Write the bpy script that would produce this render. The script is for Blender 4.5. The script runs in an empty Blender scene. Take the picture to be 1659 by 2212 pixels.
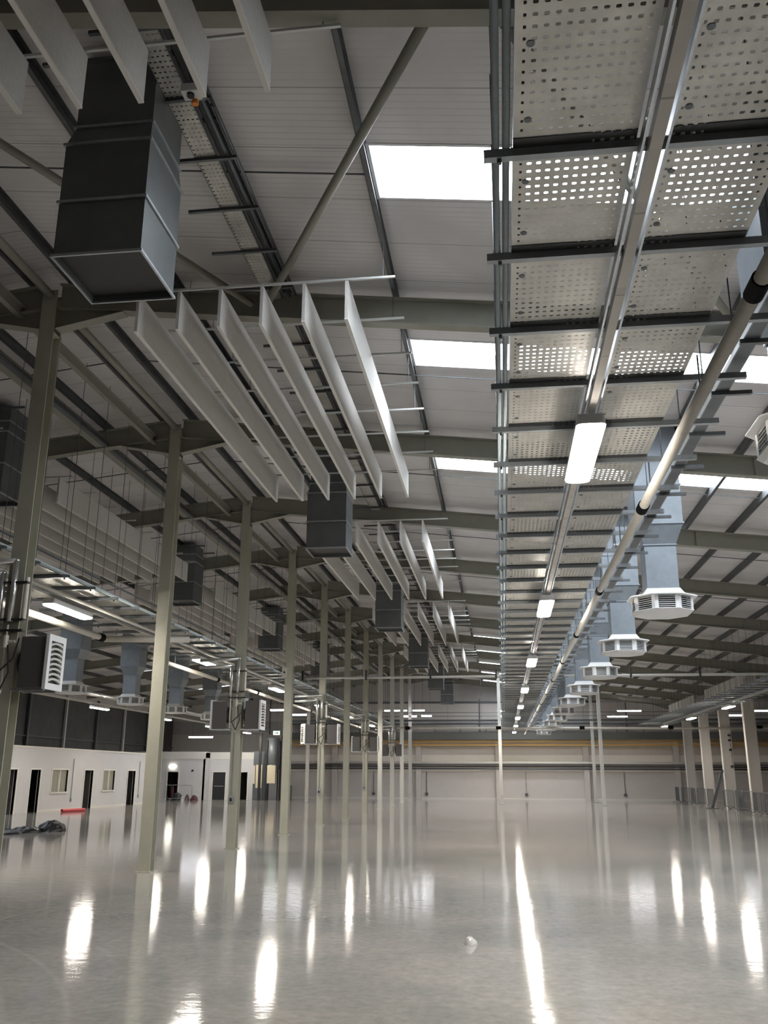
import bpy, math, random
from mathutils import Vector, Matrix
random.seed(7)
sc = bpy.context.scene
COL = sc.collection

# ------------------------------------------------------------------ camera, world, exposure
F_PX, YAW, PITCH, ROLL, EYE = 1945.61, 0.127742, 0.284028, 0.0040950, 1.8929
cam_d = bpy.data.cameras.new('camera'); cam = bpy.data.objects.new('camera', cam_d); COL.objects.link(cam)
cam_d.sensor_fit = 'HORIZONTAL'; cam_d.sensor_width = 36.0; cam_d.lens = F_PX / 1659.0 * 36.0
cam_d.clip_start = 0.05; cam_d.clip_end = 400
_f = Vector((-math.sin(YAW)*math.cos(PITCH), math.cos(YAW)*math.cos(PITCH), math.sin(PITCH)))
_r = Vector((math.cos(YAW), math.sin(YAW), 0)); _u = _r.cross(_f)
_c, _s = math.cos(ROLL), math.sin(ROLL)
_r, _u = _c*_r + _s*_u, -_s*_r + _c*_u
_m = Matrix((_r, _u, -_f)).transposed().to_4x4(); _m.translation = Vector((0, 0, EYE))
cam.matrix_world = _m; sc.camera = cam
SKY, LAMP, LAMP_FAR = 14.0, 76.0, 10.0
w = bpy.data.worlds.new('overcast_sky'); sc.world = w; w.use_nodes = True
w.node_tree.nodes['Background'].inputs[0].default_value = (0.90, 0.95, 1.0, 1)
w.node_tree.nodes['Background'].inputs[1].default_value = SKY
sc.view_settings.view_transform = 'Standard'; sc.view_settings.look = 'None'
sc.view_settings.exposure = 0.8; sc.view_settings.gamma = 1.0; sc.view_settings.use_curve_mapping = False
cy = sc.cycles
cy.use_denoising = True; cy.max_bounces = 9; cy.diffuse_bounces = 6; cy.glossy_bounces = 4
cy.transparent_max_bounces = 12; cy.sample_clamp_indirect = 4.0; cy.use_light_tree = True
cy.caustics_reflective = False; cy.caustics_refractive = False; cy.blur_glossy = 0.5

# ------------------------------------------------------------------ roof geometry shared by everything
XR, XV, XE, XW = -7.19, 14.0, 30.0, -28.6          # ridge, valley, right wall, left wall
YB, YF = -8.0, 78.1                               # back wall, far gable
SL = 0.113
def zr(x):                                        # underside of the rafters
    if x <= XV: return 9.29 - SL*abs(x - XR)
    return 9.29 - SL*(XV - XR) + SL*(x - XV)
RD, PD = 0.45, 0.20                               # rafter depth, purlin depth

# ------------------------------------------------------------------ materials
def nt(m): return m.node_tree.nodes, m.node_tree.links
def mat(name, col, rough=0.5, metal=0.0, var=0.0, scale=8.0, bump=0.0, bscale=40.0, coat=0.0, spec=0.5, stretch=(1,1,1)):
    m = bpy.data.materials.new(name); m.use_nodes = True
    N, L = nt(m); b = N['Principled BSDF']
    b.inputs['Base Color'].default_value = (*col, 1); b.inputs['Roughness'].default_value = rough
    b.inputs['Metallic'].default_value = metal; b.inputs['Specular IOR Level'].default_value = spec
    if coat: b.inputs['Coat Weight'].default_value = coat; b.inputs['Coat Roughness'].default_value = 0.08
    tc = N.new('ShaderNodeTexCoord'); mp = N.new('ShaderNodeMapping'); mp.inputs['Scale'].default_value = stretch
    L.new(tc.outputs['Object'], mp.inputs['Vector'])
    if var:
        n = N.new('ShaderNodeTexNoise'); n.inputs['Scale'].default_value = scale; n.inputs['Detail'].default_value = 5
        n.inputs['Roughness'].default_value = 0.65
        r = N.new('ShaderNodeValToRGB')
        r.color_ramp.elements[0].position = 0.3; r.color_ramp.elements[1].position = 0.7
        r.color_ramp.elements[0].color = (*[c*(1-var) for c in col], 1)
        r.color_ramp.elements[1].color = (*[min(1, c*(1+var)) for c in col], 1)
        L.new(mp.outputs[0], n.inputs['Vector']); L.new(n.outputs['Fac'], r.inputs[0]); L.new(r.outputs[0], b.inputs['Base Color'])
    if bump:
        n2 = N.new('ShaderNodeTexNoise'); n2.inputs['Scale'].default_value = bscale; n2.inputs['Detail'].default_value = 3
        bp = N.new('ShaderNodeBump'); bp.inputs['Strength'].default_value = bump; bp.inputs['Distance'].default_value = 0.01
        L.new(mp.outputs[0], n2.inputs['Vector']); L.new(n2.outputs['Fac'], bp.inputs['Height']); L.new(bp.outputs[0], b.inputs['Normal'])
    return m
def emit(name, col, s):
    m = bpy.data.materials.new(name); m.use_nodes = True
    N, L = nt(m); b = N['Principled BSDF']
    b.inputs['Base Color'].default_value = (*[min(1,c) for c in col], 1)
    b.inputs['Emission Color'].default_value = (*col, 1); b.inputs['Emission Strength'].default_value = s
    return m
M = {}
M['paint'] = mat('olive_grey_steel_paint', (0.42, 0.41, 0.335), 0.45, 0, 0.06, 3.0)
M['paint_shaded'] = mat('olive_grey_steel_paint_shaded', (0.285, 0.28, 0.235), 0.5, 0, 0.06, 3.0)  # same paint as the columns, darkened for the shade under the roof
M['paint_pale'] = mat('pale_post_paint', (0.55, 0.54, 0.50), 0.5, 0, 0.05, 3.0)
M['galv'] = mat('galvanised_steel', (0.46, 0.49, 0.52), 0.42, 0.85, 0.14, 9.0, 0.05, 30)
M['galv_duct'] = mat('galvanised_duct_sheet', (0.235, 0.262, 0.292), 0.45, 0.45, 0.10, 5.0, 0.05, 12)
M['galv_dark'] = mat('dull_galvanised_plenum', (0.17, 0.18, 0.187), 0.42, 0.60, 0.12, 2.0, 0.03, 10)
M['purlin'] = mat('weathered_galvanised_purlin', (0.12, 0.125, 0.13), 0.55, 0.5, 0.15, 6.0)
M['strut'] = mat('strut_channel_steel', (0.30, 0.325, 0.345), 0.45, 0.45, 0.10, 12.0)
M['strut_dark'] = mat('dull_strut_steel', (0.13, 0.14, 0.15), 0.5, 0.6, 0.10, 12.0)
M['pipe_white'] = mat('off_white_pipe_paint', (0.62, 0.59, 0.53), 0.4, 0, 0.06, 14.0)
M['rubber'] = mat('black_coupling', (0.006, 0.006, 0.006), 0.9, 0, 0, 8, 0, 40, 0, 0.1)
M['black'] = mat('black_paint', (0.02, 0.02, 0.022), 0.5)
M['conduit'] = mat('zinc_conduit', (0.52, 0.60, 0.64), 0.4, 0.2, 0.06, 10.0)
M['baffle'] = mat('white_acoustic_board', (0.66, 0.64, 0.61), 0.8, 0, 0.07, 26.0, 0.15, 160)
M['edge'] = mat('cream_board_edge', (0.80, 0.78, 0.73), 0.7)
M['rail'] = mat('white_hanging_rail', (0.60, 0.61, 0.60), 0.4, 0.2)
M['white'] = mat('white_enamel', (0.72, 0.72, 0.72), 0.4)
M['grey_dark'] = mat('charcoal_enamel', (0.085, 0.078, 0.078), 0.5)
M['foil'] = mat('foil_pipe_insulation', (0.72, 0.72, 0.70), 0.28, 0.85, 0.10, 18.0, 0.3, 30)
M['block'] = mat('painted_blockwork', (0.58, 0.535, 0.50), 0.75, 0, 0.03, 2.0)
M['cream'] = mat('cream_wall_paint', (0.80, 0.75, 0.67), 0.7, 0, 0.03, 2.0)
M['beige'] = mat('beige_wall_sheet', (0.57, 0.525, 0.485), 0.7, 0, 0.03, 2.0)
M['office'] = mat('pale_lilac_grey_paint', (0.60, 0.585, 0.59), 0.7, 0, 0.03, 1.0)
M['office_band'] = mat('white_fascia_paint', (0.70, 0.67, 0.62), 0.7)
M['trimw'] = mat('white_frame_paint', (0.74, 0.72, 0.67), 0.5)
M['darkwall'] = mat('dark_wall_sheet', (0.075, 0.073, 0.070), 0.6, 0.1, 0.2, 1.2)
M['orange'] = mat('ochre_gas_pipe_paint', (0.85, 0.56, 0.22), 0.45)
M['wood'] = mat('cream_ply_door', (0.66, 0.58, 0.42), 0.6)
M['red'] = mat('red_plastic', (0.62, 0.07, 0.08), 0.4)
M['redbrown'] = mat('dark_red_plastic', (0.07, 0.014, 0.016), 0.5)
M['sheet'] = mat('black_polythene', (0.008, 0.008, 0.009), 0.45, 0, 0, 1, 0.6, 12)
M['clad'] = mat('white_column_cladding', (0.56, 0.53, 0.50), 0.6)
M['tank'] = mat('grey_tank_paint', (0.22, 0.24, 0.26), 0.45, 0.3)
M['glass'] = mat('window_film', (0.34, 0.33, 0.27), 0.12)
M['lamp'] = emit('led_diffuser', (1.0, 0.93, 0.82), LAMP)
M['strip'] = emit('linear_led_diffuser', (0.95, 0.96, 1.0), LAMP_FAR)
M['exitlit'] = emit('lit_sign_face', (0.80, 1.0, 0.72), 1.6)
M['walllit'] = emit('bulkhead_lamp_face', (1.0, 0.96, 0.82), 6.0)
M['green'] = mat('green_sign_paint', (0.02, 0.30, 0.10), 0.5)
M['orange_knob'] = mat('orange_switch', (0.8, 0.25, 0.03), 0.5)

def ribbed(name, col, axis, period, seam, depth=0.4, rough=0.6, seamdark=0.55):
    """sheet with fine ribs and wider joints, both running at right angles to AXIS"""
    m = mat(name, col, rough); N, L = nt(m); b = N['Principled BSDF']
    tc = N.new('ShaderNodeTexCoord'); sp = N.new('ShaderNodeSeparateXYZ'); L.new(tc.outputs['Object'], sp.inputs[0])
    o = sp.outputs['XYZ'.index(axis)]
    def mod(p):
        a = N.new('ShaderNodeMath'); a.operation = 'MULTIPLY'; a.inputs[1].default_value = 1/p; L.new(o, a.inputs[0])
        f = N.new('ShaderNodeMath'); f.operation = 'FRACT'; L.new(a.outputs[0], f.inputs[0]); return f
    r = mod(period); g = N.new('ShaderNodeMath'); g.operation = 'GREATER_THAN'; g.inputs[1].default_value = 0.8; L.new(r.outputs[0], g.inputs[0])
    s = mod(seam); h = N.new('ShaderNodeMath'); h.operation = 'LESS_THAN'; h.inputs[1].default_value = 0.016/seam; L.new(s.outputs[0], h.inputs[0])
    n = N.new('ShaderNodeTexNoise'); n.inputs['Scale'].default_value = 0.8; n.inputs['Detail'].default_value = 4; L.new(tc.outputs['Object'], n.inputs['Vector'])
    cr = N.new('ShaderNodeValToRGB'); cr.color_ramp.elements[0].color = (*[c*0.9 for c in col], 1); cr.color_ramp.elements[1].color = (*[c*1.1 for c in col], 1)
    cr.color_ramp.elements[0].position = 0.35; cr.color_ramp.elements[1].position = 0.65
    L.new(n.outputs['Fac'], cr.inputs[0])
    mx = N.new('ShaderNodeMixRGB'); mx.inputs[2].default_value = (*[c*0.93 for c in col], 1); L.new(g.outputs[0], mx.inputs[0]); L.new(cr.outputs[0], mx.inputs[1])
    m2 = N.new('ShaderNodeMixRGB'); m2.inputs[2].default_value = (*[c*seamdark for c in col], 1); L.new(h.outputs[0], m2.inputs[0]); L.new(mx.outputs[0], m2.inputs[1])
    L.new(m2.outputs[0], b.inputs['Base Color'])
    bp = N.new('ShaderNodeBump'); bp.inputs['Strength'].default_value = depth; bp.inputs['Distance'].default_value = 0.01
    L.new(g.outputs[0], bp.inputs['Height']); L.new(bp.outputs[0], b.inputs['Normal'])
    return m
M['liner'] = ribbed('roof_liner_sheet', (0.70, 0.675, 0.675), 'Y', 0.11, 1.03)
M['cladv'] = ribbed('upright_wall_cladding', (0.42, 0.40, 0.385), 'X', 0.20, 6.0, 0.5)
M['clady'] = ribbed('side_wall_cladding', (0.52, 0.50, 0.48), 'Y', 0.30, 3.0, 0.5)
M['trunk'] = ribbed('white_trunking', (0.55, 0.52, 0.47), 'Y', 0.5, 1.0, 0.1)

def perforated(name, col, px, py, hx, hy):
    m = mat(name, col, 0.42, 0.55, 0.22, 2.2, 0.05, 60); N, L = nt(m); b = N['Principled BSDF']
    tc = N.new('ShaderNodeTexCoord'); sp = N.new('ShaderNodeSeparateXYZ'); L.new(tc.outputs['Object'], sp.inputs[0])
    def mth(op, a, v=None, bb=None):
        n = N.new('ShaderNodeMath'); n.operation = op; L.new(a, n.inputs[0])
        if v is not None: n.inputs[1].default_value = v
        if bb is not None: L.new(bb, n.inputs[1])
        return n.outputs[0]
    def axis(o, p, h):
        return mth('DIVIDE', mth('ABSOLUTE', mth('SUBTRACT', mth('FRACT', mth('MULTIPLY', o, 1/p)), 0.5)), h/p/2)
    ax, ay = axis(sp.outputs[0], px, hx), axis(sp.outputs[1], py, hy)
    d = mth('ADD', mth('POWER', ax, 4.0), None, mth('POWER', ay, 4.0))
    hole = mth('LESS_THAN', d, 1.0)
    e = mth('LESS_THAN', mth('ABSOLUTE', sp.outputs[0]), 0.31)          # plain margin beside the lips
    k = mth('MULTIPLY', hole, None, e)
    tr = N.new('ShaderNodeBsdfTransparent'); mx = N.new('ShaderNodeMixShader')
    out = N['Material Output']
    L.new(k, mx.inputs[0]); L.new(b.outputs[0], mx.inputs[1]); L.new(tr.outputs[0], mx.inputs[2]); L.new(mx.outputs[0], out.inputs['Surface'])
    return m
M['perf'] = perforated('perforated_tray_sheet', (0.50, 0.49, 0.45), 0.056, 0.074, 0.027, 0.023)

M['perf_shaded'] = perforated('shaded_slotted_sheet', (0.06, 0.062, 0.062), 0.056, 0.074, 0.027, 0.03)  # tray sheet with the shade beside the strut bars put into its colour

def floor_mat():
    m = mat('grey_resin_floor', (0.42, 0.40, 0.38), 0.2); N, L = nt(m); b = N['Principled BSDF']
    tc = N.new('ShaderNodeTexCoord')
    n1 = N.new('ShaderNodeTexNoise'); n1.inputs['Scale'].default_value = 0.35; n1.inputs['Detail'].default_value = 8; n1.inputs['Roughness'].default_value = 0.62
    n2 = N.new('ShaderNodeTexNoise'); n2.inputs['Scale'].default_value = 9.0; n2.inputs['Detail'].default_value = 6; n2.inputs['Roughness'].default_value = 0.7
    for n in (n1, n2): L.new(tc.outputs['Object'], n.inputs['Vector'])
    c1 = N.new('ShaderNodeValToRGB'); c1.color_ramp.elements[0].position = 0.36; c1.color_ramp.elements[1].position = 0.64
    c1.color_ramp.elements[0].color = (0.345, 0.338, 0.315, 1); c1.color_ramp.elements[1].color = (0.50, 0.455, 0.415, 1)
    L.new(n1.outputs['Fac'], c1.inputs[0])
    c2 = N.new('ShaderNodeValToRGB'); c2.color_ramp.elements[0].position = 0.3; c2.color_ramp.elements[1].position = 0.72
    c2.color_ramp.elements[0].color = (0.72, 0.72, 0.72, 1); c2.color_ramp.elements[1].color = (1, 1, 1, 1)
    L.new(n2.outputs['Fac'], c2.inputs[0])
    mx = N.new('ShaderNodeMixRGB'); mx.blend_type = 'MULTIPLY'; mx.inputs[0].default_value = 1; L.new(c1.outputs[0], mx.inputs[1]); L.new(c2.outputs[0], mx.inputs[2])
    # curved tyre scuffs, left of the aisle
    col = mx.outputs[0]
    for cx_, cy_, rad, wid in ((-11.2, 4.2, 7.9, 0.05), (-11.4, 4.2, 8.6, 0.05), (-1.2, 12.4, 5.6, 0.035), (-7.5, 3.4, 5.3, 0.05)):
        vm = N.new('ShaderNodeVectorMath'); vm.operation = 'DISTANCE'; vm.inputs[1].default_value = (cx_, cy_, 0); L.new(tc.outputs['Object'], vm.inputs[0])
        a = N.new('ShaderNodeMath'); a.operation = 'SUBTRACT'; a.inputs[1].default_value = rad; L.new(vm.outputs['Value'], a.inputs[0])
        ab = N.new('ShaderNodeMath'); ab.operation = 'ABSOLUTE'; L.new(a.outputs[0], ab.inputs[0])
        mr = N.new('ShaderNodeMapRange'); mr.inputs['From Min'].default_value = 0; mr.inputs['From Max'].default_value = wid; mr.inputs['To Min'].default_value = 0.34; mr.inputs['To Max'].default_value = 0
        L.new(ab.outputs[0], mr.inputs['Value'])
        mm = N.new('ShaderNodeMixRGB'); mm.inputs[2].default_value = (0.56, 0.53, 0.49, 1); L.new(mr.outputs[0], mm.inputs[0]); L.new(col, mm.inputs[1]); col = mm.outputs[0]
    L.new(col, b.inputs['Base Color'])
    rr = N.new('ShaderNodeMapRange'); rr.inputs['To Min'].default_value = 0.035; rr.inputs['To Max'].default_value = 0.11; L.new(n2.outputs['Fac'], rr.inputs['Value']); L.new(rr.outputs[0], b.inputs['Roughness'])
    mp = N.new('ShaderNodeMapping'); mp.inputs['Scale'].default_value = (0.9, 2.2, 1); L.new(tc.outputs['Object'], mp.inputs['Vector'])
    n3 = N.new('ShaderNodeTexNoise'); n3.inputs['Scale'].default_value = 2.6; n3.inputs['Detail'].default_value = 7; n3.inputs['Roughness'].default_value = 0.6; L.new(mp.outputs[0], n3.inputs['Vector'])
    bp = N.new('ShaderNodeBump'); bp.inputs['Strength'].default_value = 0.10; bp.inputs['Distance'].default_value = 0.016
    L.new(n3.outputs['Fac'], bp.inputs['Height']); mp2 = N.new('ShaderNodeMapping'); mp2.inputs['Scale'].default_value = (2.2, 11.0, 1); L.new(tc.outputs['Object'], mp2.inputs['Vector'])
    n4 = N.new('ShaderNodeTexNoise'); n4.inputs['Scale'].default_value = 1.6; n4.inputs['Detail'].default_value = 4; L.new(mp2.outputs[0], n4.inputs['Vector'])
    b2 = N.new('ShaderNodeBump'); b2.inputs['Strength'].default_value = 0.10; b2.inputs['Distance'].default_value = 0.0035
    L.new(n4.outputs['Fac'], b2.inputs['Height']); L.new(bp.outputs[0], b2.inputs['Normal']); L.new(b2.outputs[0], b.inputs['Normal'])
    b.inputs['Specular IOR Level'].default_value = 0.55
    return m
M['floor'] = floor_mat()

def pane_mat():
    m = bpy.data.materials.new('clear_rooflight_sheet'); m.use_nodes = True; N, L = nt(m)
    b = N['Principled BSDF']; b.inputs['Base Color'].default_value = (0.9, 0.92, 0.95, 1); b.inputs['Roughness'].default_value = 0.25
    tr = N.new('ShaderNodeBsdfTransparent'); tr.inputs[0].default_value = (0.93, 0.95, 0.97, 1)
    mx = N.new('ShaderNodeMixShader'); mx.inputs[0].default_value = 0.93
    L.new(b.outputs[0], mx.inputs[1]); L.new(tr.outputs[0], mx.inputs[2]); L.new(mx.outputs[0], N['Material Output'].inputs['Surface'])
    return m
M['pane'] = pane_mat()

# ------------------------------------------------------------------ mesh helpers
class MB:
    def __init__(s): s.v = []; s.f = []; s.smooth = False
    def add(s, vs, fs):
        o = len(s.v); s.v += [tuple(v) for v in vs]; s.f += [tuple(i+o for i in f) for f in fs]; return s
    def box(s, x0, x1, y0, y1, z0, z1):
        return s.add([(x0,y0,z0),(x1,y0,z0),(x1,y1,z0),(x0,y1,z0),(x0,y0,z1),(x1,y0,z1),(x1,y1,z1),(x0,y1,z1)],
                     [(0,3,2,1),(4,5,6,7),(0,1,5,4),(1,2,6,5),(2,3,7,6),(3,0,4,7)])
    def prism(s, poly, a, b, axis='Y'):
        """poly: points in the other two axes, in XYZ order; extruded from a to b"""
        n = len(poly)
        def P(p, t): return (p[0], t, p[1]) if axis == 'Y' else (t, p[0], p[1]) if axis == 'X' else (p[0], p[1], t)
        vs = [P(p, a) for p in poly] + [P(p, b) for p in poly]
        return s.add(vs, [tuple(range(n))[::-1], tuple(range(n, 2*n))] + [(i, (i+1) % n, n+(i+1) % n, n+i) for i in range(n)])
    def cyl(s, p, q, r, n=12, r2=None, caps=True):
        p, q = Vector(p), Vector(q); d = (q-p).normalized()
        a = d.orthogonal().normalized(); b = d.cross(a); r2 = r if r2 is None else r2
        vs = [p + r*(math.cos(t)*a + math.sin(t)*b) for t in [2*math.pi*i/n for i in range(n)]]
        vs += [q + r2*(math.cos(t)*a + math.sin(t)*b) for t in [2*math.pi*i/n for i in range(n)]]
        fs = [(i, (i+1) % n, n+(i+1) % n, n+i) for i in range(n)]
        if caps: fs += [tuple(range(n))[::-1], tuple(range(n, 2*n))]
        return s.add(vs, fs)
    def tube(s, pts, r, n=10):
        for a, b in zip(pts, pts[1:]): s.cyl(a, b, r, n)
        for p in pts[1:-1]: s.ball(p, r, n)
        return s
    def ball(s, c, r, n=10, m=6):
        vs = []
        for j in range(m+1):
            t = math.pi*j/m
            for i in range(n):
                u = 2*math.pi*i/n; vs.append((c[0]+r*math.sin(t)*math.cos(u), c[1]+r*math.sin(t)*math.sin(u), c[2]+r*math.cos(t)))
        fs = [(j*n+i, j*n+(i+1) % n, (j+1)*n+(i+1) % n, (j+1)*n+i) for j in range(m) for i in range(n)]
        return s.add(vs, fs)
    def loft(s, rings, caps=True):
        n = len(rings[0]); vs = [p for r in rings for p in r]
        fs = [(j*n+i, j*n+(i+1) % n, (j+1)*n+(i+1) % n, (j+1)*n+i) for j in range(len(rings)-1) for i in range(n)]
        if caps: fs += [tuple(range(n))[::-1], tuple(range((len(rings)-1)*n, len(rings)*n))]
        return s.add(vs, fs)
    def build(s, name, m, parent=None, bevel=0, smooth=False, loc=None):
        me = bpy.data.meshes.new(name); me.from_pydata(s.v, [], s.f); me.materials.append(M[m] if isinstance(m, str) else m)
        me.validate(); me.update()
        import bmesh
        bm = bmesh.new(); bm.from_mesh(me); bmesh.ops.recalc_face_normals(bm, faces=bm.faces)
        bm.to_mesh(me); bm.free()
        if smooth: 
            for p in me.polygons: p.use_smooth = len(p.vertices) == 4
        o = bpy.data.objects.new(name, me); COL.objects.link(o)
        if parent: o.parent = parent
        if loc: o.location = loc
        if bevel:
            b = o.modifiers.new('bevel', 'BEVEL'); b.width = bevel; b.segments = 2; b.limit_method = 'ANGLE'
        return o
def tag(o, label, cat, group=None, kind=None):
    o['label'] = label; o['category'] = cat
    if group: o['group'] = group
    if kind: o['kind'] = kind
    return o
def struct(name, mb, m, parent=None, **k):
    o = mb.build(name, m, parent, **k)
    if parent is None: o['kind'] = 'structure'
    return o
def sempty(name, loc=(0,0,0)):
    o = bpy.data.objects.new(name, None); COL.objects.link(o); o.location = loc; o['kind'] = 'structure'; return o
def thing(name, label, cat, loc=(0,0,0), group=None, rz=0):
    o = bpy.data.objects.new(name, None); COL.objects.link(o); o.location = loc; o.rotation_euler = (0,0,rz)
    o.empty_display_size = 0.1
    return tag(o, label, cat, group)
def part_label(o, s): o['label'] = s; return o
def dup(root, loc, label=None, group=None, rz=None):
    def cp(o, par):
        c = o.copy(); COL.objects.link(c); c.parent = par
        for ch in o.children: cp(ch, c)
        return c
    r = cp(root, None); r.location = loc
    if rz is not None: r.rotation_euler = (0,0,rz)
    if label: r['label'] = label
    if group: r['group'] = group
    return r
class Proto:
    """first call moves the original itself, later calls copy it"""
    def __init__(s, root): s.root = root; s.used = False
    def put(s, loc, label, rz=None, group=None):
        if not s.used:
            s.used = True; s.root.location = loc; s.root['label'] = label
            if group: s.root['group'] = group
            if rz is not None: s.root.rotation_euler = (0,0,rz)
            return s.root
        return dup(s.root, loc, label, group, rz)
_o = ['first','second','third','fourth','fifth','sixth','seventh','eighth','ninth','tenth','eleventh','twelfth','thirteenth','fourteenth','fifteenth','sixteenth','seventeenth','eighteenth','nineteenth']
_t = {2:('twentieth','twenty'),3:('thirtieth','thirty'),4:('fortieth','forty'),5:('fiftieth','fifty'),6:('sixtieth','sixty'),7:('seventieth','seventy'),8:('eightieth','eighty')}
def ordn(i):            # 0-based
    n = i+1
    if n < 20: return _o[n-1]
    return _t[n//10][0] if n % 10 == 0 else _t[n//10][1] + '-' + _o[n % 10 - 1]

# ------------------------------------------------------------------ floor and walls
struct('floor', MB().box(XW, XE, YB, YF, -0.2, 0), 'floor')
TH = 0.06
def ztop(x): return zr(x) + RD + PD
# roof liner with rooflight openings
LY = [9.2, 14.35, 20.32] + [25.7+6.0*i for i in range(9)]
sky_r = [(y, y+1.06, -1.40, 12.6 if y < 24 else 5.1) for i, y in enumerate(LY) if i in (0,1,2,3,4,5,7,8,9,10,11) and y < 76]
sky_l = [(y, y+1.06, -23.0, -19.8) for i, y in enumerate(LY) if i in (3,4,5,6,8,10)]
cuts = sorted(set([YB] + [c for a in sky_r for c in a[:2]] + [YF]))
roof = MB()
def slope(x0, x1, y0, y1):
    if x1-x0 < 1e-6: return
    z0, z1 = ztop(x0), ztop(x1)
    roof.add([(x0,y0,z0),(x1,y0,z1),(x1,y1,z1),(x0,y1,z0),(x0,y0,z0+TH),(x1,y0,z1+TH),(x1,y1,z1+TH),(x0,y1,z0+TH)],
             [(0,3,2,1),(4,5,6,7),(0,1,5,4),(1,2,6,5),(2,3,7,6),(3,0,4,7)])
for a, b in zip(cuts, cuts[1:]):
    rr = [s for s in sky_r if abs(s[0]-a) < 1e-6]; ll = [s for s in sky_l if abs(s[0]-a) < 1e-6]
    if rr: slope(XR, rr[0][2], a, b); slope(rr[0][3], XV, a, b)
    else: slope(XR, XV, a, b)
    if ll: slope(XW, ll[0][2], a, b); slope(ll[0][3], XR, a, b)
    else: slope(XW, XR, a, b)
    slope(XV, XE, a, b)
struct('ceiling', roof, 'liner')
wi = 0
for sy0, sy1, sx0, sx1 in sky_r + sky_l:
    wi += 1
    e = sempty('window_%d' % wi)
    fr = MB()
    for (x0, x1, y0, y1) in ((sx0-.03, sx1+.03, sy0-.03, sy0+.012), (sx0-.03, sx1+.03, sy1-.012, sy1+.03), (sx0-.03, sx0+.012, sy0+.012, sy1-.012), (sx1-.012, sx1+.03, sy0+.012, sy1-.012)):
        z0, z1 = ztop(x0)-.03, ztop(x1)-.03
        fr.add([(x0,y0,z0+.02),(x1,y0,z1+.02),(x1,y1,z1+.02),(x0,y1,z0+.02),(x0,y0,z0+.15),(x1,y0,z1+.15),(x1,y1,z1+.15),(x0,y1,z0+.15)],
               [(0,3,2,1),(4,5,6,7),(0,1,5,4),(1,2,6,5),(2,3,7,6),(3,0,4,7)])
    fr.build('window_frame', 'white', e)
    z0, z1 = ztop(sx0)+.06, ztop(sx1)+.06
    MB().add([(sx0,sy0,z0),(sx1,sy0,z1),(sx1,sy1,z1),(sx0,sy1,z0)], [(0,1,2,3)]).build('window_pane', 'pane', e)
    # light portal that only steers the sampling of the sky through this opening
    ld = bpy.data.lights.new('sky_portal', 'AREA'); ld.shape = 'RECTANGLE'; ld.size = math.hypot(sx1-sx0, z1-z0); ld.size_y = sy1-sy0
    ld.cycles.is_portal = True
    lo = bpy.data.objects.new('sky_portal', ld); COL.objects.link(lo)
    lo.location = ((sx0+sx1)/2, (sy0+sy1)/2, (z0+z1)/2+.03); lo.rotation_euler = (0, -math.atan2(z1-z0, sx1-sx0), 0)

def gable_poly():
    return [(XW, 0), (XE, 0), (XE, ztop(XE)+TH), (XV, ztop(XV)+TH), (XR, ztop(XR)+TH), (XW, ztop(XW)+TH)]
g = MB(); g.prism([(XW,5.2),(XE,5.2),(XE,ztop(XE)+TH),(XV,ztop(XV)+TH),(XR,ztop(XR)+TH),(XW,ztop(XW)+TH)], YF, YF+.2)
wf = struct('wall_far', g, 'cladv')
MB().box(XW, XE, YF-.02, YF+.2, 0, 2.2).build('blockwork_base', 'block', wf)
MB().box(XW, XE, YF-.06, YF+.2, 2.2, 2.32).build('ledge', 'cream', wf)
MB().box(XW, XE, YF, YF+.2, 2.32, 3.0).build('lower_panel', 'beige', wf)
MB().box(XW, XE, YF-.01, YF+.2, 3.0, 3.52).build('cream_band', 'cream', wf)
MB().box(XW, XE, YF, YF+.2, 3.52, 5.2).build('upper_panel', 'beige', wf)
MB().box(XW, XE, YF-.03, YF+.1, 6.3, 7.75).build('pale_panel', 'beige', wf)
struct('baseboard_far', MB().box(XW, XE, YF-.10, YF-.02, 0, 0.10), 'office_band')
struct('wall_back', MB().prism(gable_poly(), YB-.2, YB), 'cladv')
struct('wall_left', MB().box(XW-.2, XW, YB, YF, 0, 6.7), 'darkwall').name = 'wall_left'
MB().box(XW-.2, XW+.05, YB, YF, 6.7, ztop(XW)+.05).build('upper_cladding', 'clady', bpy.data.objects['wall_left'])
struct('wall_right', MB().box(XE, XE+.2, YB, YF, 0, ztop(XE)+.05), 'clady')

# far-wall upright joints and sheeting rails
for i in range(9):
    x = -19.9 + i*6.02
    struct('trim_%d' % (i+1), MB().box(x-.04, x+.04, YF-.09, YF, 5.2, min(ztop(x)-.05, 8.1)), 'purlin')
struct('trim_10', MB().box(XW, XE, YF-.12, YF, 8.05, 8.25) if False else MB().box(-19, 8.0, YF-.12, YF, 7.75, 7.9), 'purlin')

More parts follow.
